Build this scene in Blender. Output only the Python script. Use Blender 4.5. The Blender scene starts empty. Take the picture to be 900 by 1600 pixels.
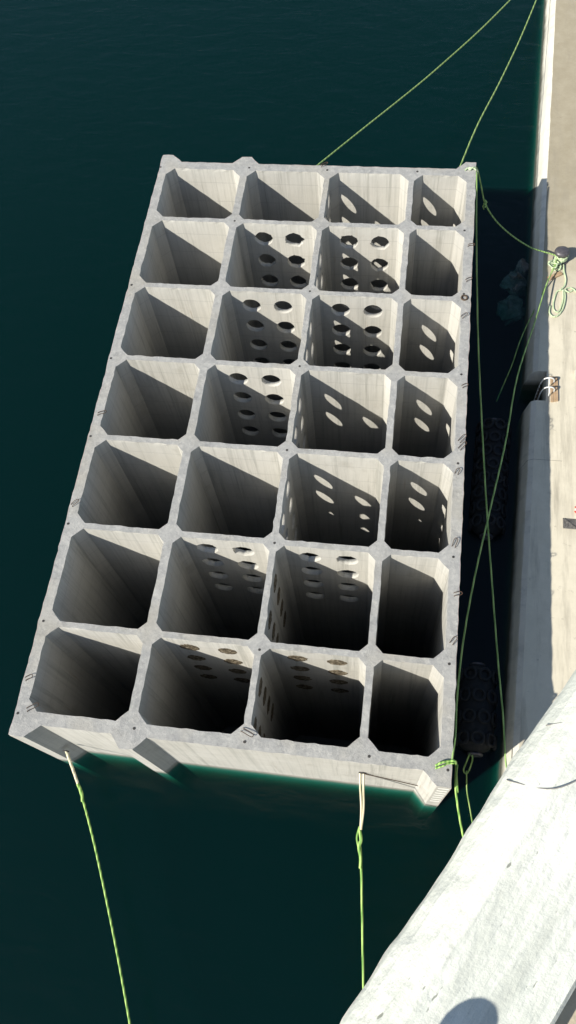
import bpy, bmesh, math, random
from mathutils import Vector, Matrix, noise
random.seed(7)
R = math.radians
C = bpy.context.scene.collection
scene = bpy.context.scene

# ------------------------------------------------------------------ materials
class NT:
    def __init__(s, name):
        s.m = bpy.data.materials.new(name); s.m.use_nodes = True
        s.t = s.m.node_tree; s.t.nodes.clear()
        s.out = s.n('ShaderNodeOutputMaterial')
    def n(s, kind, **kw):
        x = s.t.nodes.new(kind)
        for k, v in kw.items():
            if k[0] == '_': x.inputs[k[1:].replace('_', ' ')].default_value = v
            else: setattr(x, k, v)
        return x
    def l(s, a, b): s.t.links.new(a, b)
    def math(s, op, a, b=None, c=None, clamp=False):
        x = s.n('ShaderNodeMath', operation=op, use_clamp=clamp)
        for i, v in enumerate((a, b, c)):
            if v is None: continue
            if hasattr(v, 'is_linked'): s.l(v, x.inputs[i])
            else: x.inputs[i].default_value = v
        return x.outputs[0]
    def coords(s, scale=(1, 1, 1), loc=(0, 0, 0)):
        if not hasattr(s, 'tc'): s.tc = s.n('ShaderNodeTexCoord')
        mp = s.n('ShaderNodeMapping'); mp.inputs['Scale'].default_value = scale; mp.inputs['Location'].default_value = loc
        s.l(s.tc.outputs['Object'], mp.inputs[0]); return mp.outputs[0]
    def noise(s, vec, scale, detail=4, rough=.6, dist=0):
        x = s.n('ShaderNodeTexNoise'); x.inputs['Scale'].default_value = scale
        x.inputs['Detail'].default_value = detail; x.inputs['Roughness'].default_value = rough
        x.inputs['Distortion'].default_value = dist
        s.l(vec, x.inputs['Vector']); return x.outputs['Fac']
    def ramp(s, fac, stops, interp='LINEAR'):
        x = s.n('ShaderNodeValToRGB'); cr = x.color_ramp; cr.interpolation = interp
        while len(cr.elements) < len(stops): cr.elements.new(.5)
        for e, (p, c) in zip(cr.elements, stops):
            e.position = p; e.color = (c, c, c, 1) if isinstance(c, (int, float)) else (*c, 1)
        s.l(fac, x.inputs[0]); return x.outputs[0]
    def mix(s, fac, a, b, blend='MIX'):
        x = s.n('ShaderNodeMix', data_type='RGBA', blend_type=blend)
        for sock, v in ((x.inputs[0], fac), (x.inputs[6], a), (x.inputs[7], b)):
            if hasattr(v, 'is_linked'): s.l(v, sock)
            elif isinstance(v, (int, float)): sock.default_value = v
            else: sock.default_value = (*v, 1)
        return x.outputs[2]
    def xyz(s, vec):
        x = s.n('ShaderNodeSeparateXYZ'); s.l(vec, x.inputs[0]); return x.outputs
    def bsdf(s, col, rough=.9, bump=None, bstr=.3, bdist=.02, metal=0, spec=.3):
        b = s.n('ShaderNodeBsdfPrincipled')
        for sock, v in ((b.inputs['Base Color'], col), (b.inputs['Roughness'], rough), (b.inputs['Metallic'], metal)):
            if hasattr(v, 'is_linked'): s.l(v, sock)
            elif isinstance(v, (int, float)): sock.default_value = v
            else: sock.default_value = (*v, 1)
        b.inputs['Specular IOR Level'].default_value = spec
        if bump is not None:
            bp = s.n('ShaderNodeBump'); bp.inputs['Strength'].default_value = bstr; bp.inputs['Distance'].default_value = bdist
            s.l(bump, bp.inputs['Height']); s.l(bp.outputs[0], b.inputs['Normal'])
        s.l(b.outputs[0], s.out.inputs['Surface']); return b

def mat_wall():
    # formed concrete wall: warm pale grey, fine shutter lines, pour bands, run stains
    s = NT('formed_concrete')
    c = s.coords()
    big = s.noise(c, .45, 4, .6)
    streak = s.noise(s.coords((6, 6, .12)), 1.0, 5, .7)
    thin = s.noise(s.coords((14, 14, .25)), 1.0, 3, .6)
    fine = s.noise(c, 9, 5, .7)
    z = s.xyz(c)[2]
    bands = s.math('PINGPONG', z, .62)
    band = s.math('LESS_THAN', bands, .018)
    base = s.ramp(big, [(.25, (.48, .465, .415)), (.75, (.585, .57, .52))])
    col = s.mix(s.ramp(streak, [(.48, 0.), (.75, .6)]), base, (.33, .33, .30))
    col = s.mix(s.ramp(thin, [(.3, .25), (.6, 0.)]), col, (.60, .59, .55))
    col = s.mix(s.math('MULTIPLY', s.ramp(fine, [(.60, 0.), (.8, .5)]), .8), col, (.28, .28, .26))
    col = s.mix(s.math('MULTIPLY', band, .38), col, (.30, .30, .28))
    blot = s.noise(s.coords((1, 1, .6), (3, 7, 2)), 1.1, 5, .65)
    col = s.mix(s.ramp(blot, [(.58, 0.), (.72, .45)]), col, (.36, .34, .29))
    drip = s.noise(s.coords((2.6, 2.6, .10), (1, 4, 2)), 1.0, 6, .72)
    col = s.mix(s.ramp(drip, [(.54, 0.), (.66, .5)]), col, (.24, .24, .21))
    # wet band and growth from the waterline down
    wob = s.math('ADD', z, s.math('MULTIPLY', s.noise(c, 1.3, 3, .6), -.3))
    wet = s.ramp(s.math('MULTIPLY_ADD', wob, 1.0, .5), [(.0, 0.), (.15, 0.), (.30, 1.), (.66, .9), (.84, 0.)])
    xx, yy, _ = s.xyz(c)
    outside = s.math('MAXIMUM', s.math('LESS_THAN', yy, -28.95), s.math('GREATER_THAN', xx, 11.45))
    col = s.mix(s.math('MULTIPLY', s.math('MULTIPLY', wet, outside), .65), col, (.15, .16, .13))
    sub = s.math('MULTIPLY', s.ramp(s.math('MULTIPLY_ADD', wob, 1.0, .5), [(.2, 1.), (.5, 0.)]), outside)
    col = s.mix(s.math('MULTIPLY', sub, .85), col, (.13, .165, .12))
    rust = s.noise(s.coords((4.5, 4.5, .22), (8, 2, 9)), 1.0, 4, .7)
    col = s.mix(s.ramp(rust, [(.66, 0.), (.74, .45)]), col, (.33, .24, .14))
    oi = s.n('ShaderNodeObjectInfo')
    col = s.mix(1.0, col, s.ramp(oi.outputs['Random'], [(0., .88), (1., 1.)]), 'MULTIPLY')
    h = s.math('ADD', fine, s.math('MULTIPLY', thin, .8))
    s.bsdf(col, .9, h, .35, .02)
    return s.m

def mat_top():
    # trowelled / broken-off top of the walls: greyer and rough
    s = NT('rough_top_concrete')
    c = s.coords()
    big = s.noise(c, 1.3, 5, .65); med = s.noise(c, 5, 6, .75); fine = s.noise(c, 28, 4, .8)
    col = s.ramp(big, [(.3, (.31, .31, .30)), (.7, (.43, .425, .40))])
    col = s.mix(s.ramp(med, [(.48, 0.), (.66, .8)]), col, (.50, .49, .455))
    col = s.mix(s.ramp(s.noise(s.coords((1, 1, 1), (5, 1, 4)), 3.1, 6, .8), [(.54, 0.), (.68, .6)]), col, (.22, .22, .21))
    col = s.mix(s.ramp(fine, [(.55, 0.), (.78, .5)]), col, (.15, .15, .15))
    warm = s.noise(s.coords((1, 1, 1), (9, 3, 0)), .35, 3, .6)
    col = s.mix(s.ramp(warm, [(.5, 0.), (.7, .35)]), col, (.40, .36, .27))
    s.bsdf(col, .95, s.math('ADD', med, s.math('MULTIPLY', fine, .5)), .8, .04)
    return s.m

def mat_plug():
    s = NT('stained_plug')
    c = s.coords()
    n = s.noise(c, 7, 6, .8); m = s.noise(c, 2.2, 3, .6)
    col = s.ramp(n, [(.38, (.035, .028, .020)), (.5, (.12, .095, .06)), (.66, (.40, .35, .26))])
    s.bsdf(col, .95, n, 1.0, .08)
    return s.m

def mat_quay_face():
    s = NT('quay_face_concrete')
    c = s.coords(); z = s.xyz(c)[2]
    big = s.noise(c, .5, 5, .6); st = s.noise(s.coords((1.6, 1.6, .4)), 1, 5, .7); f = s.noise(c, 11, 5, .7)
    col = s.ramp(big, [(.3, (.60, .575, .49)), (.7, (.73, .70, .61))])
    col = s.mix(s.ramp(st, [(.52, 0.), (.72, .5)]), col, (.36, .35, .31))
    col = s.mix(s.ramp(f, [(.62, 0.), (.8, .4)]), col, (.28, .27, .25))
    wob = s.math('ADD', z, s.math('MULTIPLY', s.noise(c, .8, 4, .6), -.5))
    wet = s.ramp(wob, [(.0, 1.), (.12, 1.), (.62, 0.)])
    col = s.mix(s.math('MULTIPLY', wet, .96), col, (.045, .055, .04))
    s.bsdf(col, .9, f, .4, .02)
    return s.m

def mat_deck():
    s = NT('dusty_quay_deck')
    c = s.coords(); X, Y, Z = s.xyz(c)
    big = s.noise(c, .22, 5, .6); med = s.noise(c, 1.4, 6, .7); fine = s.noise(c, 14, 5, .75)
    dusty = s.math('ADD', s.math('MULTIPLY_ADD', Y, .07, .62), s.math('MULTIPLY', big, .6))
    pale = s.ramp(med, [(.3, (.64, .585, .455)), (.7, (.73, .67, .53))])
    tan = s.ramp(med, [(.3, (.34, .295, .205)), (.7, (.42, .37, .27))])
    col = s.mix(s.ramp(dusty, [(.45, 0.), (.95, 1.)]), pale, tan)
    track = s.noise(s.coords((1.2, .12, 1), (4, 2, 0)), 1, 5, .7)
    col = s.mix(s.ramp(track, [(.50, 0.), (.70, .65)]), col, (.30, .27, .21))
    col = s.mix(s.ramp(s.noise(s.coords((1, 1, 1), (2, 8, 0)), 2.4, 6, .8), [(.62, 0.), (.72, .7)]), col, (.20, .17, .12))
    col = s.mix(s.ramp(fine, [(.6, 0.), (.8, .45)]), col, (.24, .22, .18))
    s.bsdf(col, .95, s.math('ADD', med, s.math('MULTIPLY', fine, .4)), .4, .02)
    return s.m

def mat_parapet():
    s = NT('bleached_parapet_concrete')
    c = s.coords()
    n1 = s.noise(c, 3.2, 6, .7); n2 = s.noise(s.coords((1, 1, 1), (3, 1, 2)), 26, 5, .75)
    a = R(-58); # brushed marks run along the edge
    mr = s.n('ShaderNodeMapping'); mr.inputs['Rotation'].default_value = (0, 0, R(-58.7)); s.l(s.tc.outputs['Object'], mr.inputs[0])
    mp = s.n('ShaderNodeMapping'); mp.inputs['Scale'].default_value = (2.2, 26, 3)
    s.l(mr.outputs[0], mp.inputs[0])
    br = s.noise(mp.outputs[0], 1, 6, .7)
    mp2 = s.n('ShaderNodeMapping'); mp2.inputs['Scale'].default_value = (26, 75, 26)
    s.l(mr.outputs[0], mp2.inputs[0])
    pit = s.noise(mp2.outputs[0], 1, 2, .5)
    col = s.ramp(n1, [(.3, (.64, .665, .58)), (.7, (.80, .805, .73))])
    col = s.mix(s.ramp(br, [(.47, 0.), (.66, .6)]), col, (.46, .48, .42))
    col = s.mix(s.ramp(n2, [(.62, 0.), (.78, .5)]), col, (.45, .46, .40))
    col = s.mix(s.ramp(pit, [(.72, 0.), (.76, .75)]), col, (.14, .15, .12))
    patch = s.noise(s.coords((1, 1, 1), (7, 7, 1)), 5.5, 6, .75)
    col = s.mix(s.ramp(patch, [(.60, 0.), (.68, .55)]), col, (.30, .30, .27))
    grit = s.noise(s.coords((1, 1, 1), (1, 9, 2)), 140, 3, .7)
    col = s.mix(s.ramp(grit, [(.60, 0.), (.75, .5)]), col, (.40, .41, .36))
    s.bsdf(col, .85, s.math('ADD', n2, s.math('ADD', br, s.math('MULTIPLY', pit, -1.0))), .5, .006)
    return s.m

def mat_simple(name, a, b, scale=6, rough=.8, metal=0, bstr=.3, bdist=.01, spec=.3):
    s = NT(name); c = s.coords()
    n = s.noise(c, scale, 5, .7)
    s.bsdf(s.ramp(n, [(.3, a), (.7, b)]), rough, n, bstr, bdist, metal, spec)
    return s.m

def mat_rope(name, a, b):
    s = NT(name); c = s.coords()
    w = s.n('ShaderNodeTexWave'); w.inputs['Scale'].default_value = 2.2; w.inputs['Distortion'].default_value = 2.0
    s.l(c, w.inputs[0])
    n = s.noise(c, 2.5, 4, .7)
    f = s.math('ADD', s.math('MULTIPLY', w.outputs['Fac'], .5), s.math('MULTIPLY', n, .5))
    s.bsdf(s.ramp(f, [(.2, a), (.8, b)]), .7, w.outputs['Fac'], .6, .01)
    return s.m

def mat_water():
    s = NT('sea_water')
    c = s.coords()
    mp = s.n('ShaderNodeMapping'); mp.inputs['Rotation'].default_value = (0, 0, R(-25)); mp.inputs['Scale'].default_value = (.55, 1.3, 1)
    s.l(s.tc.outputs['Object'], mp.inputs[0])
    a = s.noise(mp.outputs[0], .9, 7, .62, .6)
    b = s.noise(s.coords((1, 1, 1), (5, 5, 5)), .13, 3, .6, .8)
    h = s.math('ADD', a, s.math('MULTIPLY', b, .4))
    bp = s.n('ShaderNodeBump'); bp.inputs['Strength'].default_value = 1.0; bp.inputs['Distance'].default_value = .058
    s.l(h, bp.inputs['Height'])
    gl = s.n('ShaderNodeBsdfGlossy'); gl.inputs['Roughness'].default_value = .04; gl.inputs['Color'].default_value = (.85, .85, .85, 1)
    s.l(bp.outputs[0], gl.inputs['Normal'])
    fr = s.n('ShaderNodeFresnel'); fr.inputs['IOR'].default_value = 1.333; s.l(bp.outputs[0], fr.inputs['Normal'])
    tr = s.n('ShaderNodeBsdfTransparent')
    mx = s.n('ShaderNodeMixShader'); geo = s.n('ShaderNodeNewGeometry'); s.l(s.math('MULTIPLY', fr.outputs[0], s.math('SUBTRACT', 1.0, geo.outputs['Backfacing'])), mx.inputs[0]); s.l(tr.outputs[0], mx.inputs[1]); s.l(gl.outputs[0], mx.inputs[2])
    # sparse flecks of foam
    v = s.n('ShaderNodeTexVoronoi'); v.inputs['Scale'].default_value = .42; s.l(s.coords((1, 1, 1), (1, 1, 0)), v.inputs['Vector'])
    sep = s.n('ShaderNodeSeparateColor'); s.l(v.outputs['Color'], sep.inputs[0])
    fleck = s.math('MULTIPLY', s.math('LESS_THAN', v.outputs['Distance'], s.math('MULTIPLY', sep.outputs[0], .022)), s.math('GREATER_THAN', sep.outputs[1], .72))
    df = s.n('ShaderNodeBsdfDiffuse'); df.inputs['Color'].default_value = (.35, .42, .42, 1)
    m2 = s.n('ShaderNodeMixShader'); s.l(s.math('MULTIPLY', fleck, .7), m2.inputs[0]); s.l(mx.outputs[0], m2.inputs[1]); s.l(df.outputs[0], m2.inputs[2])
    s.l(m2.outputs[0], s.out.inputs['Surface'])
    sc = s.n('ShaderNodeVolumeScatter'); sc.inputs['Color'].default_value = (.10, .83, .90, 1); sc.inputs['Density'].default_value = .0245
    sc.inputs['Anisotropy'].default_value = 0
    ab = s.n('ShaderNodeVolumeAbsorption'); ab.inputs['Color'].default_value = (.0, .765, .715, 1); ab.inputs['Density'].default_value = 1.35
    ad = s.n('ShaderNodeAddShader'); s.l(sc.outputs[0], ad.inputs[0]); s.l(ab.outputs[0], ad.inputs[1])
    s.l(ad.outputs[0], s.out.inputs['Volume'])
    return s.m

M = dict(wall=mat_wall(), top=mat_top(), plug=mat_plug(), qface=mat_quay_face(), deck=mat_deck(), para=mat_parapet(), water=mat_water(),
    hole=mat_simple('dark_steel_socket', (.03, .03, .03), (.07, .065, .06)),
    steel=mat_simple('rusty_bar', (.05, .035, .025), (.12, .08, .05), 20),
    rubber=mat_simple('black_rubber', (.012, .013, .014), (.026, .027, .029), 5, .75, 0, .5, .03),
    iron=mat_simple('bollard_iron', (.07, .065, .07), (.15, .14, .15), 7, .42, .3, .3, .01, .5),
    rope=mat_rope('green_rope', (.13, .30, .06), (.46, .68, .20)),
    rope_far=mat_rope('faded_rope', (.17, .30, .09), (.40, .58, .20)),
    rope_pale=mat_rope('pale_rope', (.38, .48, .30), (.62, .72, .46)),
    sling=mat_rope('cream_sling', (.50, .46, .30), (.78, .74, .56)),
    white=mat_simple('white_paint', (.72, .72, .69), (.82, .82, .79), 9, .5),
    wood=mat_simple('weathered_plank', (.36, .24, .14), (.52, .38, .24), 5),
    greyplate=mat_simple('grey_mat', (.20, .19, .18), (.29, .28, .26), 5),
    red=mat_simple('red_cloth', (.45, .06, .05), (.55, .10, .08), 5),
    rock=mat_simple('rubble_stone', (.07, .07, .06), (.16, .15, .13), 1.8, .9, 0, .8, .1),
    seabed=mat_simple('seabed_silt', (.06, .07, .06), (.10, .11, .09), .2),
    render=mat_simple('tower_concrete', (.16, .16, .15), (.24, .235, .22), 1.5),
    tanfloor=mat_simple('tan_walkway_floor', (.42, .36, .26), (.55, .48, .36), 9, .9, 0, .6, .01),
    draft=mat_simple('white_draft_mark', (.70, .70, .66), (.85, .85, .80), 6))

# ------------------------------------------------------------------ helpers
def link_mesh(name, bm, mats, parent=None, smooth=False):
    bmesh.ops.recalc_face_normals(bm, faces=bm.faces[:])
    me = bpy.data.meshes.new(name); bm.to_mesh(me); bm.free()
    for m in (mats if isinstance(mats, (list, tuple)) else [mats]): me.materials.append(m)
    if smooth:
        for p in me.polygons: p.use_smooth = True
    o = bpy.data.objects.new(name, me); C.objects.link(o)
    if parent is not None:
        o.parent = parent; o.location = -Vector(parent.location)      # parts keep world coordinates
    return o
def tag(o, label, cat, group=None):
    o['label'] = label; o['category'] = cat
    if group: o['group'] = group
    return o
def thing(name, label, cat, loc, group=None):
    o = bpy.data.objects.new(name, None); C.objects.link(o); o.location = loc; o.empty_display_size = .3
    return tag(o, label, cat, group)
def prism(bm, pts, z0, z1, mi_side=0, mi_top=0):
    lo = [bm.verts.new((x, y, z0)) for x, y in pts]; hi = [bm.verts.new((x, y, z1)) for x, y in pts]
    n = len(pts); f = bm.faces.new(hi); f.material_index = mi_top
    bm.faces.new(lo[::-1])
    for i in range(n):
        g = bm.faces.new((lo[i], lo[(i+1) % n], hi[(i+1) % n], hi[i])); g.material_index = mi_side
def box(bm, a, b, mi=0):
    prism(bm, [(a[0], a[1]), (b[0], a[1]), (b[0], b[1]), (a[0], b[1])], a[2], b[2], mi, mi)
def catmull(P, k=10):
    P = [Vector(p) for p in P]; Q = [P[0]*2-P[1]] + P + [P[-1]*2-P[-2]]; out = []
    for i in range(1, len(Q)-2):
        for j in range(k):
            t = j/k; p0, p1, p2, p3 = Q[i-1:i+3]
            out.append(.5*((2*p1)+(p2-p0)*t+(2*p0-5*p1+4*p2-p3)*t*t+(3*p1-p0-3*p2+p3)*t**3))
    out.append(P[-1]); return out
def tube(bm, P, r, seg=8, closed=False):
    rings = []; n = len(P); up = Vector((0, 0, 1)); prev = None
    for i, p in enumerate(P):
        if closed: t = (P[(i+1) % n]-P[i-1])
        else: t = P[min(i+1, n-1)]-P[max(i-1, 0)]
        t = t.normalized() if t.length > 1e-9 else Vector((0, 0, 1))
        u = prev if prev is not None else (up if abs(t.z) < .9 else Vector((1, 0, 0)))
        u = (u - t*u.dot(t)); u = u.normalized() if u.length > 1e-6 else t.orthogonal().normalized()
        prev = u; v = t.cross(u)
        rr = r(i/(n-1)) if callable(r) else r
        rings.append([bm.verts.new(p+rr*(math.cos(a)*u+math.sin(a)*v)) for a in (2*math.pi*k/seg for k in range(seg))])
    for i in range(n if closed else n-1):
        A, B = rings[i], rings[(i+1) % n]
        for k in range(seg): bm.faces.new((A[k], A[(k+1) % seg], B[(k+1) % seg], B[k]))
    if not closed: bm.faces.new(rings[0][::-1]); bm.faces.new(rings[-1])
def lathe(bm, prof, M4=None, seg=32):
    M4 = M4 or Matrix.Identity(4); rings = []
    for r, z in prof:
        if r < 1e-6: rings.append([bm.verts.new(M4 @ Vector((0, 0, z)))])
        else: rings.append([bm.verts.new(M4 @ Vector((r*math.cos(2*math.pi*k/seg), r*math.sin(2*math.pi*k/seg), z))) for k in range(seg)])
    for A, B in zip(rings, rings[1:]):
        for k in range(seg):
            k2 = (k+1) % seg
            if len(A) == 1 and len(B) == 1: continue
            if len(A) == 1: bm.faces.new((A[0], B[k], B[k2]))
            elif len(B) == 1: bm.faces.new((A[k], A[k2], B[0]))
            else: bm.faces.new((A[k], A[k2], B[k2], B[k]))
def axis(o, d):   # matrix: local Z along d, origin o
    q = Vector(d).to_track_quat('Z', 'Y'); return Matrix.Translation(Vector(o)) @ q.to_matrix().to_4x4()

# ------------------------------------------------------------------ the caisson
S = 4.2; H = 5.817                      # cell pitch, height of the wall tops above the sea
BOT = -11.5
XW = [-1.060, 0, 1.011, 2.005, 2.745]   # outer west face, three wall axes, outer east face (in pitches)
YW = [-.070, -1, -2, -3, -4, -5, -6, -6.918]
cai = thing('concrete_caisson', 'huge pale grey concrete caisson of 28 open cells floating beside the quay', 'caisson', (3.5, -14.7, BOT))
hx = {1: .042*S, 2: .030*S, 3: .032*S}  # half thickness of the wall lines along y
hy = .029*S
TO = .100*S; TN = .112*S                # outer walls
c0 = .072*S; c1 = .10*S                 # chamfers
X = [v*S for v in XW]; Y = [v*S for v in YW]
CAP = .16
def jit(p, amp):
    v = noise.noise_vector(Vector((p[0]*2.3, p[1]*2.3, 3.3))); w = noise.noise_vector(Vector((p[0]*7.3, p[1]*7.3, 1.7)))
    return v*amp + w*amp*.9
def cap_ring(bm, pts, z0, z1, step=.22, amp=.03, fixed=()):
    """top strip of a wall with an uneven, chipped arris; edges listed in fixed stay straight (butt joints)"""
    loop = []
    n = len(pts)
    for i in range(n):
        a = Vector((*pts[i], 0)); b = Vector((*pts[(i+1) % n], 0)); L = (b-a).length
        k = 1 if i in fixed else max(1, int(L/step))
        for j in range(k): loop.append(a+(b-a)*j/k)
    fixpts = set()
    for i in fixed:
        for q in (pts[i], pts[(i+1) % n]): fixpts.add((round(q[0], 4), round(q[1], 4)))
    lo = [bm.verts.new((p.x, p.y, z0)) for p in loop]; hi = []
    for p in loop:
        if (round(p.x, 4), round(p.y, 4)) in fixpts: hi.append(bm.verts.new((p.x, p.y, z1)))
        else:
            d = jit(p, amp); hi.append(bm.verts.new((p.x+d.x, p.y+d.y, z1+min(0, d.z*.8))))
    cx = sum(p.x for p in loop)/len(loop); cy = sum(p.y for p in loop)/len(loop)
    m = len(loop)
    for i in range(m):
        bm.faces.new((lo[i], lo[(i+1) % m], hi[(i+1) % m], hi[i])).material_index = 0
    ce = bmesh.ops.triangulate(bm, faces=[bm.faces.new(hi)])
    for f in ce['faces']: f.material_index = 1
def column(name, pts, fixed):
    bm = bmesh.new(); prism(bm, pts, BOT, H-CAP, 0, 0); cap_ring(bm, pts, H-CAP, H, fixed=fixed)
    return link_mesh(name, bm, [M['wall'], M['top']], cai)

def panel(name, a, b, t0, t1, vertical_axis, holes=None, ragged=0):
    """wall panel between two columns. a,b: start/end along its run; t0,t1: the two face coordinates.
    vertical_axis 'x': runs along x (t = y); 'y': runs along y (t = x). holes: list of (centre, z, r)"""
    bm = bmesh.new()
    P = (lambda s, t, z: (s, t, z)) if vertical_axis == 'x' else (lambda s, t, z: (t, s, z))
    if vertical_axis == 'x': rect = [(a, t0), (b, t0), (b, t1), (a, t1)]; fixed = (1, 3)
    else: rect = [(t0, a), (t1, a), (t1, b), (t0, b)]; fixed = (0, 2)
    top = H-CAP
    if not holes:
        prism(bm, rect, BOT, top, 0, 0)
    else:
        ss = sorted({a, b} | {c-.112*S for c, z, r in holes} | {c+.112*S for c, z, r in holes})
        zs = sorted({BOT, top} | {round(z-.125*S, 5) for c, z, r in holes} | {round(z+.125*S, 5) for c, z, r in holes})
        zs = [z for z in zs if z <= top]
        N = 40
        def V(s, t, z, cache={}):
            k = (round(s, 4), round(t, 4), round(z, 4), id(bm))
            if k not in cache: cache[k] = bm.verts.new(P(s, t, z))
            return cache[k]
        for s0, s1 in zip(ss, ss[1:]):
            for z0, z1 in zip(zs, zs[1:]):
                hh = [h for h in holes if s0 < h[0] < s1 and z0 < h[1] < z1]
                if not hh:
                    for t in (t0, t1): bm.faces.new([V(s0, t, z0), V(s1, t, z0), V(s1, t, z1), V(s0, t, z1)])
                    continue
                c, zc, r = hh[0]; sd = random.random()*50
                circ = {}; 
                for k in range(N):
                    an = 2*math.pi*k/N
                    rr = r*(1+.018*noise.noise(Vector((math.cos(an)*1.2+sd, math.sin(an)*1.2, 0))))
                    if ragged: rr *= 1+ragged*max(0, noise.noise(Vector((math.cos(an)*3+sd, math.sin(an)*3, 5)))-.05)
                    for t in (t0, t1):
                        q = rr*(1+.012*noise.noise(Vector((k*.9, sd, t))))
                        circ[t, k] = bm.verts.new(P(c+q*math.cos(an), t, zc+q*math.sin(an)))
                for t in (t0, t1):
                    out = []
                    for k in range(N):
                        an = 2*math.pi*k/N + 1e-9; dx, dz = math.cos(an), math.sin(an)
                        ks = []
                        if dx > 1e-6: ks.append((s1-c)/dx)
                        if dx < -1e-6: ks.append((s0-c)/dx)
                        if dz > 1e-6: ks.append((z1-zc)/dz)
                        if dz < -1e-6: ks.append((z0-zc)/dz)
                        q = min(ks); out.append((c+q*dx, zc+q*dz))
                    ov = [None]*N
                    corners = {}
                    for cs, cz in ((s0, z0), (s1, z0), (s1, z1), (s0, z1)):
                        an = math.atan2(cz-zc, cs-c) % (2*math.pi); corners[an] = (cs, cz)
                    for k in range(N): ov[k] = bm.verts.new(P(out[k][0], t, out[k][1]))
                    for k in range(N):
                        k2 = (k+1) % N; a0 = 2*math.pi*k/N; a1 = a0+2*math.pi/N
                        mid = [p for an, p in corners.items() if a0+1e-6 < an < a1-1e-6]
                        loop = [circ[t, k], circ[t, k2], ov[k2]] + ([bm.verts.new(P(mid[0][0], t, mid[0][1]))] if mid else []) + [ov[k]]
                        bm.faces.new(loop)
                for k in range(N):
                    k2 = (k+1) % N
                    f = bm.faces.new((circ[t0, k], circ[t1, k], circ[t1, k2], circ[t0, k2])); f.smooth = True
        # ends, underside
        for s_ in (a, b): bm.faces.new([V(s_, t0, BOT), V(s_, t1, BOT), V(s_, t1, top), V(s_, t0, top)])
        bm.faces.new([V(a, t0, BOT), V(b, t0, BOT), V(b, t1, BOT), V(a, t1, BOT)])
        bmesh.ops.remove_doubles(bm, verts=bm.verts[:], dist=.0005)
    cap_ring(bm, rect, top, H, fixed=fixed)
    return link_mesh(name, bm, [M['wall'], M['top']], cai)

zh = [H-(.24+.36*k)*S for k in range(4)]; RH = .106*S
def holes_at(ca, cb): return [(c, z, RH) for c in (ca, cb) for z in zh]

# key (locking flange) shapes at nodes (0,0),(1,0),(4,0) and (0,7),(1,7),(4,7)
KO = .113*S
REACH = {0: .27*S, 1: .165*S, 2: None, 3: None, 4: .24*S}
def node_poly(i, j):
    x = X[i]; y = Y[j]
    cw = c1 if (i in (0, 4) or j in (0, 7)) else c0
    if i == 0: xl, xr = x, x+TO
    elif i == 4: xl, xr = x-TO, x
    else: xl, xr = x-hx[i], x+hx[i]
    if j not in (0, 7):
        yt, yb = y+hy, y-hy
        if i == 0: return [(xr+cw, yb), (xr+cw, yt), (xr, yt+cw), (xl, yt+cw), (xl, yb-cw), (xr, yb-cw)], (0, 2, 4)
        if i == 4: return [(xl-cw, yt), (xl-cw, yb), (xl, yb-cw), (xr, yb-cw), (xr, yt+cw), (xl, yt+cw)], (0, 2, 4)
        return [(xr+cw, yb), (xr+cw, yt), (xr, yt+cw), (xl, yt+cw), (xl-cw, yt), (xl-cw, yb), (xl, yb-cw), (xr, yb-cw)], (0, 2, 4, 6)
    # end rows, written for the far wall (outer face +y) and mirrored for the near one
    o = y; q = 1 if j == 0 else -1
    inn = o-q*TN
    rw, re, _, _ = ends(i, j)
    if i == 0: P = [(re, inn), (re, o), (xl+.265*S, o), (xl+.135*S, o+q*KO), (xl, o+q*KO), (xl, inn-q*cw), (xr, inn-q*cw), (xr+cw, inn)]; F = {0, 5}
    elif i == 4: P = [(xr, inn-q*cw), (xr, o+q*KO), (xr-.12*S, o+q*KO), (xr-.235*S, o), (rw, o), (rw, inn), (xl-cw, inn), (xl, inn-q*cw)]; F = {4, 7}
    elif i == 1: P = [(re, inn), (re, o), (x+.158*S, o), (x+.055*S, o+q*KO), (x-.058*S, o+q*KO), (x-.160*S, o), (rw, o), (rw, inn), (xl-cw, inn), (xl, inn-q*cw), (xr, inn-q*cw), (xr+cw, inn)]; F = {0, 6, 9}
    else: P = [(re, inn), (re, o), (rw, o), (rw, inn), (xl, inn-q*cw), (xr, inn-q*cw)]; F = {0, 2, 4}
    n = len(P)
    if j == 7:
        P = P[::-1]; F = {(n-2-f) % n for f in F}
    return P, tuple(F)
def ends(i, j):
    """how far the node block reaches along each arm"""
    cw = c1 if (i in (0, 4) or j in (0, 7)) else c0
    x = X[i]; y = Y[j]
    if i == 0: xr = x+TO+cw; xl = x
    elif i == 4: xl = x-TO-cw; xr = x
    else: xl = x-hx[i]-cw; xr = x+hx[i]+cw
    if j in (0, 7) and REACH[i]:
        if i < 4: xr = x+REACH[i]
        if i > 0: xl = x-REACH[i]
    if j == 0: yb = y-TN-cw; yt = y
    elif j == 7: yt = y+TN+cw; yb = y
    else: yb = y-hy-cw; yt = y+hy+cw
    # where a key is wider than the arm the panel still starts at the arm end
    return xl, xr, yb, yt
for i in range(5):
    for j in range(8):
        p, fx = node_poly(i, j)
        # guard against key base reaching past the block: widen block
        column('corner_pier' if (i in (0, 4) and j in (0, 7)) else 'junction_pier', p, fx)
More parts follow.
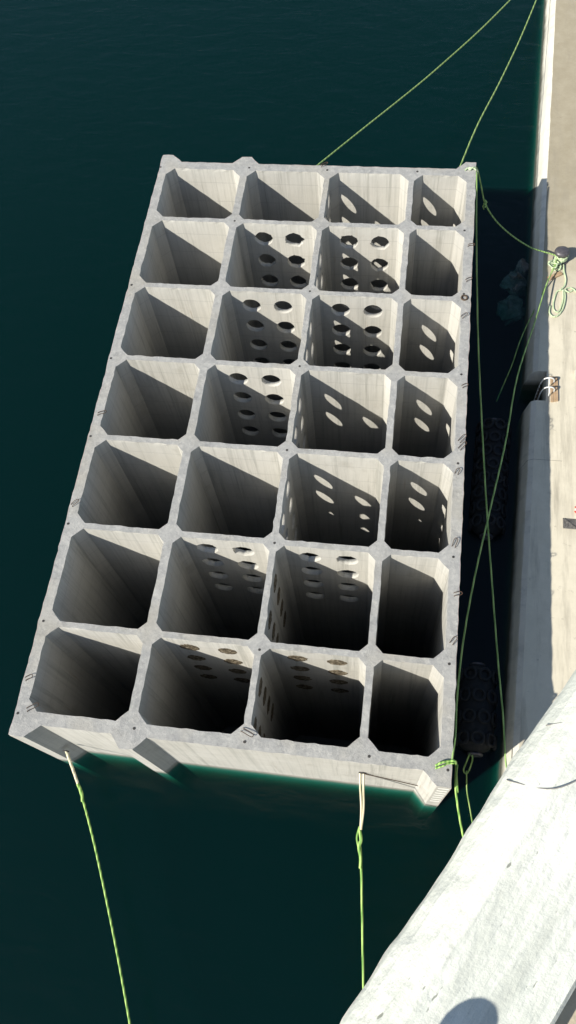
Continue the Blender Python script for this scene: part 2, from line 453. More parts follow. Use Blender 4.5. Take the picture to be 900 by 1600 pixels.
for j in range(8):
    for i in range(4):
        a = ends(i, j)[1]; b = ends(i+1, j)[0]
        if j == 0: t0, t1, nm = Y[0]-TN, Y[0], 'outer_wall'
        elif j == 7: t0, t1, nm = Y[7], Y[7]+TN, 'outer_wall'
        else: t0, t1, nm = Y[j]-hy, Y[j]+hy, 'partition_wall'
        hs = None; rg = 0
        if (j in (1, 2, 3, 5) and i == 1) or (j in (1, 2, 5) and i == 2):
            hs = holes_at(X[i]+.330*S, X[i]+.692*S); rg = .28 if (j == 1 or j == 5) else .08
        panel(nm, a, b, t0, t1, 'x', hs, rg)
for i in range(5):
    for j in range(7):
        b = ends(i, j)[2]; a = ends(i, j+1)[3]
        if i == 0: t0, t1, nm = X[0], X[0]+TO, 'outer_wall'
        elif i == 4: t0, t1, nm = X[4]-TO, X[4], 'outer_wall'
        else: t0, t1, nm = X[i]-hx[i], X[i]+hx[i], 'partition_wall'
        hs = None
        if (i == 2 and j in (0, 1, 2, 3, 4)) or (i == 3 and j in (0, 2, 3, 4)):
            yy = Y[j]
            hs = holes_at(yy-.325*S, yy-.690*S)
        panel(nm, a, b, t0, t1, 'y', hs, .04)
bm = bmesh.new(); box(bm, (X[0]-.35, Y[7]-.35, BOT-.6), (X[4]+.35, Y[0]+.35, BOT)); link_mesh('base_slab', bm, M['wall'], cai)
# plugged (filled and stained) openings
def plug(c, n, r):
    bm = bmesh.new(); A = axis(c, n); N = 36; sd = random.random()*99
    rim = []; mid = []
    for k in range(N):
        an = 2*math.pi*k/N; q = r*(1+.16*noise.noise(Vector((math.cos(an)*2.2+sd, math.sin(an)*2.2, 0)))+.08*noise.noise(Vector((math.cos(an)*8+sd, math.sin(an)*8, 0))))
        rim.append(bm.verts.new(A @ Vector((q*math.cos(an), q*math.sin(an), -.01))))
        mid.append(bm.verts.new(A @ Vector((q*.8*math.cos(an), q*.8*math.sin(an), .02+.02*noise.noise(Vector((k*.7, sd, 0)))))))
    ce = bm.verts.new(A @ Vector((0, 0, .015)))
    for k in range(N):
        k2 = (k+1) % N
        bm.faces.new((rim[k], rim[k2], mid[k2], mid[k])); bm.faces.new((mid[k], mid[k2], ce))
    link_mesh('hole_plug', bm, M['plug'], cai)
for i in (1, 2):
    for c in (.330, .692):
        for z in zh: plug((X[i]+c*S, Y[6]-hy, z), (0, -1, 0), RH*.93)
for j in (5, 6):
    for c in (.325, .690):
        for z in zh: plug((X[2]+hx[2], Y[j]-c*S, z), (1, 0, 0), RH*.93)
# steel tube sockets cast into the wall tops
for (x, y) in [(-4.34, -16.8), (4.23, -16.81), (11.27, -16.87), (-4.32, -28.72), (.15, -28.78), (4.23, -28.8), (8.66, -28.80), (11.38, -28.95),
               (.22, -.58), (8.68, -.54), (11.20, -8.1), (4.29, -25.41), (-4.27, -25.14), (11.27, -25.22), (-4.31, -20.97), (-4.40, -.70), (-4.35, -12.7), (11.25, -12.5),
               (4.2, -.6), (4.22, -8.35), (11.25, -21.0), (-4.3, -8.45), (.03, -4.2), (11.1, -4.3), (4.25, -12.55), (4.27, -21.05)]:
    bm = bmesh.new(); lathe(bm, [(.052, H-.05), (.052, H+.006), (.042, H+.006), (.040, H+.004), (0, H+.004)], Matrix.Translation((x, y, 0)), 14)
    link_mesh('lifting_socket', bm, M['hole'], cai)
# bent bar loops
for k, (x, y, a, L) in enumerate([(-4.25, -15.75, .3, .34), (-3.96, -28.62, .55, .42), (4.05, -28.45, -.4, .42), (11.35, -16.25, .9, .34), (11.33, -15.9, .9, .34), (11.28, -17.4, 1.2, .2),
        (11.3, -20.6, 1.3, .3), (11.35, -22.6, .2, .24), (-4.3, -20.2, .8, .3), (-4.33, -27.5, .5, .25), (11.3, -7.4, .4, .22), (11.2, -9.5, .7, .24), (11.3, -5.3, 0, .24), (11.36, -24.5, 1., .25),
        (3.9, -.42, .5, .3), (11.33, -13.2, .4, .2)]):
    d = Vector((math.cos(a), math.sin(a), 0)); e = Vector((-d.y, d.x, 0)); o = Vector((x, y, H))
    bm = bmesh.new()
    tube(bm, catmull([o, o+Vector((0, 0, .05)), o+d*.06+Vector((0, 0, .09)), o+d*L+Vector((0, 0, .10)), o+d*(L+.06)+e*.06+Vector((0, 0, .10)), o+d*L+e*.13+Vector((0, 0, .09)), o+d*.06+e*.13+Vector((0, 0, .06)), o+e*.13], 4), .014, 6)
    link_mesh('bar_loop', bm, M['steel'], cai)
bm = bmesh.new(); tube(bm, [Vector((11.23+.13*math.cos(a), -8.35+.13*math.sin(a), H+.035)) for a in (2*math.pi*k/20 for k in range(20))], .035, 8, True)
link_mesh('steel_ring', bm, M['steel'], cai)
# white draft marks on the south-east key
for k in range(7):
    z = H-.45-.62*k
    bm = bmesh.new(); x0 = X[4]-.10*S; box(bm, (x0, Y[7]-KO-.006, z-.10), (X[4]-.05, Y[7]-KO-.001, z+.10)); link_mesh('draft_mark', bm, M['draft'], cai)
# hole dark dots under slings, ring plates
for (x, y, z) in [(-3.47, -29.42, 2.33), (8.45, -29.08, 3.62)]:
    bm = bmesh.new(); lathe(bm, [(.14, -.02), (.14, .015), (.07, .02), (0, .01)], axis((x, y, z), (0, -1, 0)), 16); link_mesh('sling_hole', bm, M['hole'], cai)

# ------------------------------------------------------------------ water and seabed
FX0, FX1, FY0, FY1 = X[0]+.06, X[4]-.06, Y[7]+.06, Y[0]-.06
bm = bmesh.new(); B = 900; D = -22
def ringwalls(z):
    o = [bm.verts.new((x, y, z)) for x, y in ((-B, -B), (B, -B), (B, B), (-B, B))]
    i = [bm.verts.new((x, y, z)) for x, y in ((FX0, FY0), (FX1, FY0), (FX1, FY1), (FX0, FY1))]
    for k in range(4): bm.faces.new((o[k], o[(k+1) % 4], i[(k+1) % 4], i[k]))
    return o, i
o1, i1 = ringwalls(0); o2, i2 = ringwalls(D)
for k in range(4):
    bm.faces.new((o1[k], o1[(k+1) % 4], o2[(k+1) % 4], o2[k])); bm.faces.new((i1[k], i1[(k+1) % 4], i2[(k+1) % 4], i2[k]))
w = link_mesh('water', bm, M['water']); w['kind'] = 'structure'
bm = bmesh.new(); bm.faces.new([bm.verts.new(p) for p in ((-B, -B, D-.2), (B, -B, D-.2), (B, B, D-.2), (-B, B, D-.2))])
sb = link_mesh('seabed', bm, M['seabed']); sb['kind'] = 'structure'

# ------------------------------------------------------------------ quay
DK = 1.617
xd = lambda y: 14.28+.0425*(y+26.75)
quay = thing('concrete_quay', 'long pale concrete quay with beige dusty deck along the right side', 'quay', (20, -14, 0))
def loft(bm, prof, ys, mi):
    rings = []
    for y in ys:
        x0 = xd(y)
        r = []
        for k, (dx, z) in enumerate(prof):
            jx = .02*noise.noise(Vector((y*1.7, k*9.1, 0)))+.015*noise.noise(Vector((y*5.1, k*3.1, 4))) if dx < 1 else 0
            r.append(bm.verts.new((x0+dx+jx, y, z+(jx*.3 if z < DK-.01 and z > .1 else 0))))
        rings.append(r)
    n = len(prof)
    for A, Bq in zip(rings, rings[1:]):
        for k in range(n): bm.faces.new((A[k], A[(k+1) % n], Bq[(k+1) % n], Bq[k])).material_index = mi[k]
    bm.faces.new(rings[0][::-1]); bm.faces.new(rings[-1])
def frange(a, b, st):
    n = max(1, int(abs(b-a)/st)); return [a+(b-a)*k/n for k in range(n+1)]
RY0, RY1 = -10.75, -9.05
prof = [(-.27, -8), (-.27, -.2), (-.25, .35), (-.05, 1.36), (.0, 1.49), (.22, DK), (40, DK), (40, -8)]
mi = [0, 0, 0, 0, 0, 1, 0, 0]
bm = bmesh.new()
loft(bm, prof, frange(-70, RY0, .5), mi)
loft(bm, prof, frange(RY1, 90, .5), mi)
loft(bm, [(.66, -8), (.66, DK-.01), (.68, DK), (40, DK), (40, -8)], frange(RY0, RY1, .4), [0, 0, 1, 0, 0])
link_mesh('quay_wall', bm, [M['qface'], M['deck']], quay)
# expansion joint seams
for yj in (-14.0,):
    bm = bmesh.new(); x0 = xd(yj); d = .005
    pr = [(-.262, .3), (-.055, 1.36), (-.004, 1.49), (.215, DK+.004), (1.5, DK+.004)]
    for (ax, az), (bx, bz) in zip(pr, pr[1:]):
        tube(bm, [Vector((x0+ax, yj, az)), Vector((x0+bx, yj, bz))], d, 5)
    link_mesh('joint_seam', bm, M['hole'], quay)

# ladder in the recess
lad = thing('quay_ladder', 'white-railed metal ladder hooked into the recess of the quay edge', 'ladder', (15.5, -10, 1.617))
for y in (-9.72, -10.25):
    bm = bmesh.new()
    tube(bm, catmull([(15.98, y, DK), (15.96, y, DK+.28), (15.80, y, DK+.42), (15.55, y, DK+.36), (15.42, y, DK+.1), (15.38, y, DK-.5), (15.36, y, -.8)], 6), .032, 8)
    link_mesh('rail', bm, M['white'], lad, True)
for k in range(8):
    z = 1.5-.3*k; bm = bmesh.new(); tube(bm, [Vector((15.38, -9.72, z)), Vector((15.38, -10.25, z))], .02, 6); link_mesh('rung', bm, M['steel'], lad, True)
for y in (-9.95, -10.45):
    bm = bmesh.new(); tube(bm, catmull([(15.70, y+.22, DK+.40), (15.72, y, DK+.30), (15.74, y-.05, DK+.03)], 5), .03, 8); link_mesh('hook', bm, M['white'], lad, True)
pal = thing('timber_decking', 'brown timber board panel lying on the quay beside the ladder', 'boards', (16, -10.1, DK))
for k, x in enumerate((15.84, 15.96, 16.07)):
    bm = bmesh.new(); hgt = .05+.03*(k == 2); box(bm, (x, -10.82+.03*k, DK+.003), (x+.105, -9.35-.02*k, DK+hgt)); bmesh.ops.bevel(bm, geom=bm.edges[:], offset=.006, segments=1); link_mesh('board', bm, M['wood'], pal)

# bollard
bo = thing('mooring_bollard', 'dark iron mooring bollard wound with green rope on the quay edge', 'bollard', (16.42, -1.95, DK))
bm = bmesh.new(); lathe(bm, [(0, 0), (.40, 0), (.40, .05), (.30, .09), (.0, .09)], Matrix.Translation((16.42, -1.95, DK)), 28); link_mesh('base_plate', bm, M['iron'], bo, False)
bm = bmesh.new(); lathe(bm, [(.24, .09), (.22, .16), (.20, .36), (.235, .46), (0, .46)], Matrix.Translation((16.42, -1.95, DK)), 28); link_mesh('post', bm, M['iron'], bo, True)
bm = bmesh.new(); lathe(bm, [(0, .44), (.24, .45), (.33, .50), (.35, .57), (.32, .66), (.22, .72), (0, .735)], Matrix.Translation((16.42, -1.95, DK)), 28)
for v in bm.verts:
    if v.co.x < 16.3: v.co.x -= .07
link_mesh('cap', bm, M['iron'], bo, True)

# ropes -------------------------------------------------------------
RG = 'green mooring ropes'
def rope(pts, r, mat, label, name='mooring_rope', extra=None, group=RG, k=10):
    bm = bmesh.new(); P = catmull(pts, k)
    tube(bm, P, r*.78, 8)
    if extra:
        for e in extra: tube(bm, catmull(e[0], 6), e[1]*.8, 8)
    o = link_mesh(name, bm, mat, None, True)
    o['label'] = label; o['category'] = 'rope'
    if group: o['group'] = group
    return o
def coilpts(c, r, n, h, ph=0, turns=24):
    return [Vector((c[0]+(r+.03*math.sin(k*2.1+ph))*math.cos(2*math.pi*k/turns+ph), c[1]+(r+.02*math.cos(k*1.3))*math.sin(2*math.pi*k/turns+ph), c[2]+h*k/(n*turns)+.012*math.sin(k*1.7))) for k in range(int(n*turns)+1)]
rope([(3.25, -.22, 5.35), (5.39, 3.56, 4.62), (8.21, 8.42, 3.73), (9.91, 11.49, 3.22), (11.72, 14.85, 2.71), (13.54, 18.51, 2.2), (14.89, 21.36, 1.83), (16.9, 24.6, 1.9)], .050, M['rope_far'],
     'longest green rope sagging from middle of the caisson far side to top of picture')
rope([(10.62, -.25, 5.35), (11.59, 4.24, 4.56), (12.8, 8.75, 3.75), (14.03, 13.64, 2.94), (15.13, 18.46, 2.23), (15.77, 21.35, 1.83), (16.9, 24.9, 1.9)], .050, M['rope_far'],
     'straight green rope from the far right caisson corner up to the top of picture')
rope([(11.24, -.33, 5.86), (11.45, -.25, 5.88), (11.60, -.19, 5.72), (11.9, -.53, 4.96), (12.18, -.98, 4.33), (12.82, -1.43, 3.65), (13.72, -1.77, 3.02), (14.71, -2.0, 2.5), (15.3, -2.0, 2.26), (16.05, -2.03, 2.02), (16.2, -2.25, 1.98)], .046, M['rope_far'],
     'short slack rope with a knot, drooping from far right caisson corner to the bollard',
     extra=[([(12.10, -.90, 4.50), (12.24, -1.0, 4.42), (12.12, -1.02, 4.34), (12.26, -1.06, 4.26), (12.16, -1.10, 4.20)], .055), ([(12.19, -.98, 4.3), (12.10, -.96, 4.15), (12.16, -1.05, 4.0)], .03)])
# lashing of that corner
lash = [Vector((11.0, -.42, 5.86)), Vector((11.12, -.30, 5.88)), Vector((11.25, -.40, 5.89)), Vector((11.36, -.28, 5.9)), Vector((11.50, -.38, 5.88)), Vector((11.60, -.32, 5.74)), Vector((11.59, -.40, 5.5))]
rope(lash, .05, M['rope_pale'], 'knotted pale green rope end lashed on the far right caisson corner', 'rope_lashing', extra=[([(11.15, -.25, 5.87), (11.3, -.34, 5.93), (11.45, -.24, 5.9), (11.6, -.26, 5.7)], .05)], group=None)
rope([(11.56, -.50, 5.86), (11.66, -3.2, 5.55), (11.80, -6.02, 5.17), (12.03, -9.68, 4.65), (12.32, -13.12, 4.14), (12.74, -17.5, 3.46), (13.08, -20.51, 2.97), (13.48, -23.87, 2.4), (13.78, -26.08, 2.02), (13.97, -27.86, 1.7), (14.25, -28.9, 1.66)], .044, M['rope_far'],
     'long green rope along the water gap, starting at the far right caisson corner')
rope([(16.15, -2.3, 1.98), (15.9, -3.1, 1.95), (15.55, -4.28, 2.08), (14.96, -6.75, 2.34), (14.08, -10.33, 2.77), (13.53, -14.15, 3.26), (12.83, -17.97, 3.81), (12.25, -21.12, 4.33), (11.84, -23.97, 4.86), (11.64, -26.3, 5.34), (11.60, -27.74, 5.66), (11.50, -28.65, 5.87)], .044, M['rope_far'],
     'long green rope crossing the water gap from bollard to the near right caisson corner')
rope([(16.2, -2.4, 1.93), (15.83, -3.32, 1.95), (15.45, -4.36, 1.58), (14.87, -5.74, 1.08), (14.52, -6.71, .73), (14.22, -7.84, .34), (13.82, -8.96, -.06), (13.6, -9.5, -.6)], .040, M['rope_far'],
     'slack green rope dropping from the bollard into shaded water by the quay')
rope([(10.95, -28.86, 5.87), (11.15, -28.74, 5.93), (11.40, -28.66, 5.88), (11.55, -28.63, 5.90), (11.64, -28.66, 5.78), (11.72, -28.78, 5.2), (11.79, -29.35, 4.53), (12.01, -30.07, 3.74), (12.25, -30.71, 3.04), (12.47, -31.24, 2.46)], .055, M['rope'],
     'bright green rope tied over the near right caisson corner, running down behind the white parapet',
     extra=[([(10.95, -28.95, 5.86), (11.2, -28.85, 5.92), (11.35, -28.75, 5.87), (11.6, -28.7, 5.85)], .04), ([(11.72, -28.7, 5.5), (11.75, -28.95, 5.0), (11.84, -29.3, 4.6), (11.88, -29.45, 4.35)], .045)])
rope([(12.64, -28.0, .05), (12.68, -28.81, .10), (12.83, -29.65, .30), (12.99, -30.59, .5), (13.1, -31.27, .7), (13.3, -32.2, 1.0)], .035, M['rope_far'],
     'thin dull green line leading from the near fender to behind the parapet')
rope([(-2.77, -30.58, 2.02), (-2.23, -31.59, 1.86), (-1.58, -32.91, 1.69), (-.64, -34.94, 1.53), (.11, -36.56, 1.51), (.94, -38.37, 1.61), (1.57, -39.79, 1.8), (2.1, -40.96, 2.0), (5.2, -45.0, 2.2), (9.5, -49.0, 1.9), (14.1, -52.0, 1.7)], .056, M['rope'],
     'green rope curving from the cream sling at the near left caisson corner',
     extra=[([(-2.77, -30.58, 2.05), (-2.55, -30.9, 2.0), (-2.45, -31.2, 1.95)], .08)])
rope([(8.55, -31.4, 2.86), (8.65, -31.94, 2.71), (8.86, -33.83, 2.37), (9.1, -36.05, 2.25), (9.24, -37.0, 2.32)], .056, M['rope'],
     'nearly vertical green rope below the middle near side, ending at the white parapet',
     extra=[([(8.52, -31.0, 2.96), (8.60, -31.35, 2.88), (8.55, -31.6, 2.82), (8.64, -31.95, 2.72), (8.66, -32.3, 2.66)], .075), ([(8.50, -30.9, 3.0), (8.44, -31.3, 2.9), (8.56, -31.7, 2.78)], .04)])
SG = 'cream slings on the near side of the caisson'
rope([(-3.47, -29.40, 2.30), (-3.3, -29.68, 2.24), (-3.11, -30.01, 2.13), (-2.77, -30.58, 2.02)], .075, M['sling'], 'thick cream sling through the hole near the near left caisson corner', 'sling', group=SG)
rope([(8.36, -29.0, 3.6), (8.42, -29.6, 3.40), (8.52, -30.3, 3.2), (8.55, -31.0, 2.97)], .05, M['sling'], 'doubled cream sling hanging from the middle of the near caisson face', 'sling',
     extra=[([(8.50, -29.0, 3.6), (8.54, -29.6, 3.42), (8.60, -30.3, 3.22), (8.57, -31.0, 2.98)], .05)], group=SG)
bm = bmesh.new(); tube(bm, catmull([(8.5, -29.10, 3.62), (9.6, -29.10, 2.9), (11.2, -29.10, 1.7)], 6), .018, 6)
tag(link_mesh('thin_line', bm, M['steel'], None, True), 'thin dark line slanting down across the near caisson face from the sling', 'line')
# rope wound round the bollard and coil beside it
bm = bmesh.new(); tube(bm, coilpts((16.42, -1.97, DK+.13), .30, 4, .28), .042, 8)
for k in range(7):
    a = random.random()*6.28; c = Vector((16.12+random.uniform(-.16, .14), -2.42+random.uniform(-.26, .16), DK+.08+.05*k))
    tube(bm, [c+Vector((math.cos(a+t)*(.22+.04*math.sin(3*t+k)), math.sin(a+t)*(.15+.03*math.cos(2*t)), .04*math.sin(2*t+k))) for t in [2*math.pi*q/18 for q in range(18)]], .040, 8, True)
tag(link_mesh('rope_bundle', bm, M['rope_pale'], None, True), 'tangled pale green rope heaped against the dark iron bollard', 'rope')
bm = bmesh.new()
tube(bm, catmull([(16.55, -2.35, DK+.10), (16.58, -2.8, DK+.06), (16.66, -3.3, DK+.04), (16.58, -3.75, DK+.05), (16.42, -3.98, DK+.06), (16.58, -4.12, DK+.05), (16.60, -4.6, DK+.05), (16.48, -5.2, DK+.05), (16.25, -5.62, DK+.04), (16.0, -5.72, DK+.04), (15.83, -5.5, DK+.04), (15.86, -5.05, DK+.04)], 6), .045, 8)
tube(bm, catmull([(16.42, -4.02, DK+.09), (16.22, -4.1, DK+.04), (16.12, -4.4, DK+.04), (16.02, -4.9, DK+.04), (16.05, -5.3, DK+.04), (16.22, -5.42, DK+.04), (16.36, -5.2, DK+.05), (16.50, -4.6, DK+.05), (16.52, -4.05, DK+.1), (16.8, -4.12, DK+.05), (17.05, -3.95, DK+.05), (17.2, -4.1, DK+.04), (17.5, -4.0, DK+.04)], 6), .040, 8)
tube(bm, catmull([(16.6, -4.0, DK+.09), (16.75, -3.85, DK+.05), (16.95, -3.85, DK+.05), (17.1, -3.98, DK+.06)], 6), .035, 8)
tag(link_mesh('rope_coil', bm, M['rope_pale'], None, True), 'loose loop of pale green rope lying on the beige quay below the bollard', 'rope')
pl = thing('wooden_plank', 'short reddish plank lying askew beside the rope heap on quay edge', 'plank', (16.1, -3.05, DK))
for k, (dz, off) in enumerate(((.0, 0), (.0, .13))):
    bm = bmesh.new(); d = Vector((.62, .40, 0)).normalized(); e = Vector((-d.y, d.x, 0)); o = Vector((15.88, -3.38, DK+.004+dz))+e*off
    q = [o, o+d*.74, o+d*.74+e*.115, o+e*.115]; prism(bm, [(v.x, v.y) for v in q], o.z, o.z+.09-.03*k); link_mesh('board', bm, M['wood'], pl)

# mat and cloth further down the quay
mt = thing('grey_mat', 'square dark grey folded mat on the quay at the right edge', 'mat', (16.55, -17.1, DK))
bm = bmesh.new()
n = 12; g = {}
for a in range(n+1):
    for b in range(n+1):
        x = 16.30+.62*a/n; y = -17.42+.50*b/n
        z = DK+.035+.05*abs(noise.noise(Vector((x*5, y*5, 1))))+.05*max(0, 1-abs((a-b))/1.8)*(.5)+.04*max(0, 1-abs(a+b-n)/1.6)
        g[a, b] = bm.verts.new((x+.01*noise.noise(Vector((a, b, 0))), y, z if 0 < a < n and 0 < b < n else DK+.02))
for a in range(n):
    for b in range(n): bm.faces.new((g[a, b], g[a+1, b], g[a+1, b+1], g[a, b+1]))
bmesh.ops.solidify(bm, geom=bm.faces[:], thickness=.015)
link_mesh('sheet', bm, M['greyplate'], mt)
cl = thing('cloth_bundle', 'small white and red cloth bundle beside the grey mat', 'cloth', (16.95, -16.5, DK))
for k, (x, y, m) in enumerate([(16.93, -16.35, 'red'), (16.95, -16.47, 'white'), (16.93, -16.58, 'red'), (17.0, -16.82, 'white')]):
    bm = bmesh.new(); bmesh.ops.create_icosphere(bm, subdivisions=3, radius=.09, matrix=Matrix.Translation((x, y, DK+.05)) @ Matrix.Diagonal((1.5, .62, .6, 1)))
    for v in bm.verts: v.co += noise.noise_vector(v.co*9)*.03
    link_mesh('fold', bm, M[m], cl, True)
bm = bmesh.new(); box(bm, (16.98, -9.45, DK+.002), (17.25, -8.95, DK+.12)); bmesh.ops.bevel(bm, geom=bm.edges[:], offset=.015, segments=2)
tag(link_mesh('concrete_block', bm, M['qface']), 'small grey block on the quay at the right picture edge', 'block')

# fenders -------------------------------------------------------------
def fender(c, L, r, yaw, label):
    t = thing('floating_fender', label, 'fender', c, 'black fenders afloat between caisson and quay')
    A = axis(c, (math.sin(yaw), math.cos(yaw), 0))
    bm = bmesh.new(); pr = [(0, -L/2)]
    for k in range(1, 9): a = math.pi/2*k/8; pr.append((r*math.sin(a), -L/2+r*.75*(1-math.cos(a))))
    for k in range(8, 0, -1): a = math.pi/2*k/8; pr.append((r*math.sin(a), L/2-r*.75*(1-math.cos(a))))
    pr.append((0, L/2)); lathe(bm, pr, A, 32); link_mesh('body', bm, M['rubber'], t, True)
    n = max(4, int((L-1.3*r)/.62))
    for k in range(n):
        z = -L/2+.7*r+(L-1.4*r)*k/(n-1)
        for q in range(8):
            an = 2*math.pi*q/8+.3*(k % 2)
            if math.sin(an) < -.99: continue
            o = A @ Vector((r*1.05*math.cos(an), r*1.05*math.sin(an), z)); nn = (A.to_3x3() @ Vector((math.cos(an), math.sin(an), 0)))
            if o.z < -.4: continue
            bm = bmesh.new(); T = axis(o, nn)
            tube(bm, [T @ Vector((.24*math.cos(s), .24*math.sin(s), 0)) for s in (2*math.pi*w/18 for w in range(18))], .075, 8, True)
            link_mesh('tyre', bm, M['rubber'], t, True)
    for sgn in (-1, 1):
        o = A @ Vector((0, 0, sgn*(L/2+.03))); bm = bmesh.new(); T = axis(o, A.to_3x3() @ Vector((0, 0, sgn)))
        tube(bm, [T @ Vector((.26*math.cos(s), .26*math.sin(s), 0)) for s in (2*math.pi*w/20 for w in range(20))], .07, 8, True)
        lathe(bm, [(.0, .04), (.12, .04), (.14, 0)], T, 16); link_mesh('end_fitting', bm, M['iron'], t, True)
    return t
fender((12.95, -25.45, .15), 3.7, .74, .0, 'nearer black tyre-netted fender floating in shade by the near right caisson corner')
fender((13.30, -14.3, .10), 6.2, .72, .04, 'farther and longer black tyre-netted fender floating in the shaded gap near the ladder')
bm = bmesh.new(); tube(bm, catmull([(12.72, -27.35, .35), (12.60, -27.7, .12), (12.52, -28.0, .06), (12.64, -28.12, .05), (12.76, -27.9, .06), (12.84, -27.6, .2), (12.82, -27.35, .35)], 6), .035, 8)
tag(link_mesh('rope_loop', bm, M['rope_far'], None, True), 'small green rope loop trailing in water from the near fender end', 'rope')
# rubble at the foot of the quay
for k, (x, y, z, r, lab) in enumerate([(14.50, -1.9, -.50, .62, 'largest pale boulder awash at quay foot opposite the bollard'), (14.85, -.9, -.32, .42, 'small pale boulder tucked against the quay, farthest of the three'), (14.35, -3.55, -.70, .60, 'low dark boulder mostly awash, nearest of the three by the quay foot')]):
    bm = bmesh.new(); bmesh.ops.create_icosphere(bm, subdivisions=4, radius=r)
    for v in bm.verts:
        n3 = noise.noise_vector(v.co*2.2+Vector((k*7, 0, 0)))*.65*r+noise.noise_vector(v.co*6+Vector((k*3, 1, 0)))*.22*r
        v.co = Vector((v.co.x*1.0, v.co.y*1.25, v.co.z*.7))+n3
        v.co += Vector((x, y, z))
    tag(link_mesh('boulder', bm, M['rock'], None, False), lab, 'boulder', 'boulders at the quay foot')

# ------------------------------------------------------------------ the tower the photographer stands on
N2 = Vector((.8543, -.5198, 0)); D2 = Vector((.5198, .8543, 0)); NAD = Vector((8.79, -33.5, 0)); ZP = 33.83
def bp(n, d, z): v = NAD+N2*n+D2*d; return Vector((v.x, v.y, z))
tw = thing('concrete_tower', 'bleached white concrete parapet of the tower in the lower right foreground', 'tower', tuple(bp(3, -4, -3)))
bm = bmesh.new()
# coping with worn arris: profile (n,z), lofted along d
E0 = .0777
prof = [(E0+.07, ZP-.44), (E0+.07, ZP-.115), (E0+.012, ZP-.105), (E0, ZP-.095), (E0+.004, ZP-.072), (E0+.018, ZP-.042), (E0+.045, ZP-.012), (E0+.075, ZP), (E0+.250, ZP), (E0+.258, ZP-.012), (E0+.261, ZP-.236), (E0+.261, ZP-.44)]
rings = []
ds = [-3, -2] + frange(-1.2, 1.6, .02) + [2, 3, 5.2]
for d in ds:
    r = []
    for k, (n_, z_) in enumerate(prof):
        j1 = .006*noise.noise(Vector((d*4, k*.13, 0)))+.004*noise.noise(Vector((d*17, k*.4, 3)))+.012*min(0, noise.noise(Vector((d*7.7, 0, 8)))+.25)*(-1)
        if k > 7 or k < 2: j1 = 0
        r.append(bm.verts.new(bp(n_+j1, d, z_)))
    rings.append(r)
for A, Bq in zip(rings, rings[1:]):
    for k in range(len(prof)): bm.faces.new((A[k], A[(k+1) % len(prof)], Bq[(k+1) % len(prof)], Bq[k]))
bm.faces.new(rings[0][::-1]); bm.faces.new(rings[-1])
link_mesh('parapet', bm, M['para'], tw)
bm = bmesh.new(); prism(bm, [tuple(bp(n_, d, 0))[:2] for n_, d in ((E0+.263, -3), (5.2, -3), (5.2, 5.2), (E0+.263, 5.2))], ZP-.44, ZP-.10); link_mesh('walkway_floor', bm, M['tanfloor'], tw)
bm = bmesh.new(); prism(bm, [tuple(bp(n_, d, 0))[:2] for n_, d in ((2.1, -3.0), (5.0, -3.0), (5.0, 4.9), (2.1, 4.9))], -6, ZP-.445); link_mesh('shaft_wall', bm, M['render'], tw)
bm = bmesh.new()
tube(bm, catmull([bp(E0+.004, .335, ZP-.075), bp(E0+.015, .33, ZP-.04), bp(E0+.075, .355, ZP+.004), bp(E0+.12, .43, ZP+.004), bp(E0+.18, .50, ZP+.004), bp(E0+.26, .62, ZP+.004)], 6), .0011, 5)
tube(bm, catmull([bp(E0+.01, .455, ZP-.05), bp(E0+.06, .50, ZP-.004), bp(E0+.10, .56, ZP+.004), bp(E0+.17, .68, ZP+.004)], 6), .0013, 5)
tag(link_mesh('thin_wire', bm, M['greyplate'], None, True), 'thin grey wire trailing over the white parapet edge', 'wire')
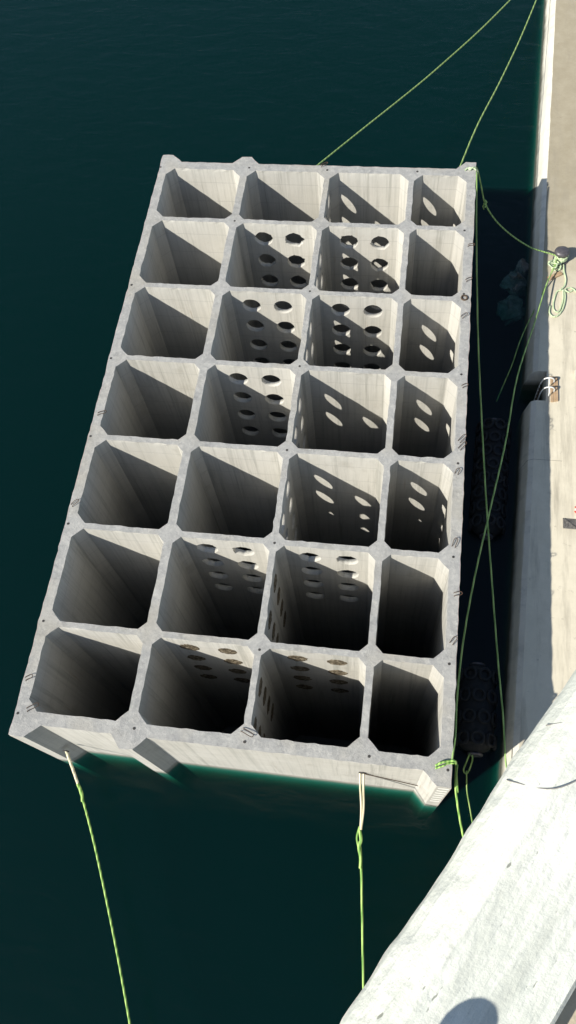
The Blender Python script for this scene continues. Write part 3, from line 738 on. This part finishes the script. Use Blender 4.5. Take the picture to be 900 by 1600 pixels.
# out-of-view post on the coping, added to cast the round shadow
pp = thing('shadow_caster_post', 'unseen ball-topped post added on the parapet to cast a round shadow', 'post', (8.695, -33.89, ZP))
bm = bmesh.new(); lathe(bm, [(0, 0), (.03, 0), (.03, .008), (.009, .012), (.009, .234)]+[(.034*math.sin(a), .268-.035*math.cos(a)) for a in (.25, .5, .8, 1.1, 1.4, 1.7, 2.0, 2.3, 2.6, 2.9)]+[(0, .303)], Matrix.Translation((8.695, -33.89, ZP)), 28); link_mesh('post', bm, M['greyplate'], pp, True)

# ------------------------------------------------------------------ light
sd = Vector((1, .87, -.985)).normalized()
sun = bpy.data.lights.new('sun', 'SUN'); sun.energy = 4.4; sun.angle = R(.53); sun.color = (1, .95, .855)
so = bpy.data.objects.new('sun', sun); C.objects.link(so); so.rotation_euler = sd.to_track_quat('-Z', 'Y').to_euler(); so.location = (-40, -50, 60)
elev = math.asin(-sd.z); rot = math.atan2(-sd.x, -sd.y)
wd = bpy.data.worlds.new('World'); scene.world = wd; wd.use_nodes = True
nt = wd.node_tree; nt.nodes.clear()
sky = nt.nodes.new('ShaderNodeTexSky'); sky.sky_type = 'NISHITA'; sky.sun_disc = False; sky.sun_elevation = elev; sky.sun_rotation = rot % (2*math.pi)
sky.air_density = 1.0; sky.dust_density = .7
bg = nt.nodes.new('ShaderNodeBackground'); bg.inputs['Strength'].default_value = .082
ow = nt.nodes.new('ShaderNodeOutputWorld'); nt.links.new(sky.outputs[0], bg.inputs[0]); nt.links.new(bg.outputs[0], ow.inputs[0])

# ------------------------------------------------------------------ camera
cd = bpy.data.cameras.new('camera'); cam = bpy.data.objects.new('camera', cd); C.objects.link(cam); scene.camera = cam
cd.sensor_fit = 'VERTICAL'; cd.sensor_height = 24; cd.lens = 19.144; cd.clip_start = .05; cd.clip_end = 4000
r0 = Vector((.988838, .125536, -.080253)); r1 = Vector((.078968, -.898318, -.432191)); r2 = Vector((-.126349, .421029, -.898204))
m = Matrix((( r0.x, -r1.x, -r2.x), (r0.y, -r1.y, -r2.y), (r0.z, -r1.z, -r2.z))).to_4x4()
m.translation = Vector((8.788, -33.50, 35.354)); cam.matrix_world = m

scene.view_settings.view_transform = 'Standard'; scene.view_settings.look = 'None'
scene.view_settings.exposure = .55; scene.view_settings.gamma = 1
scene.cycles.use_denoising = True
scene.cycles.max_bounces = 8; scene.cycles.diffuse_bounces = 2; scene.cycles.transparent_max_bounces = 12; scene.cycles.volume_bounces = 0
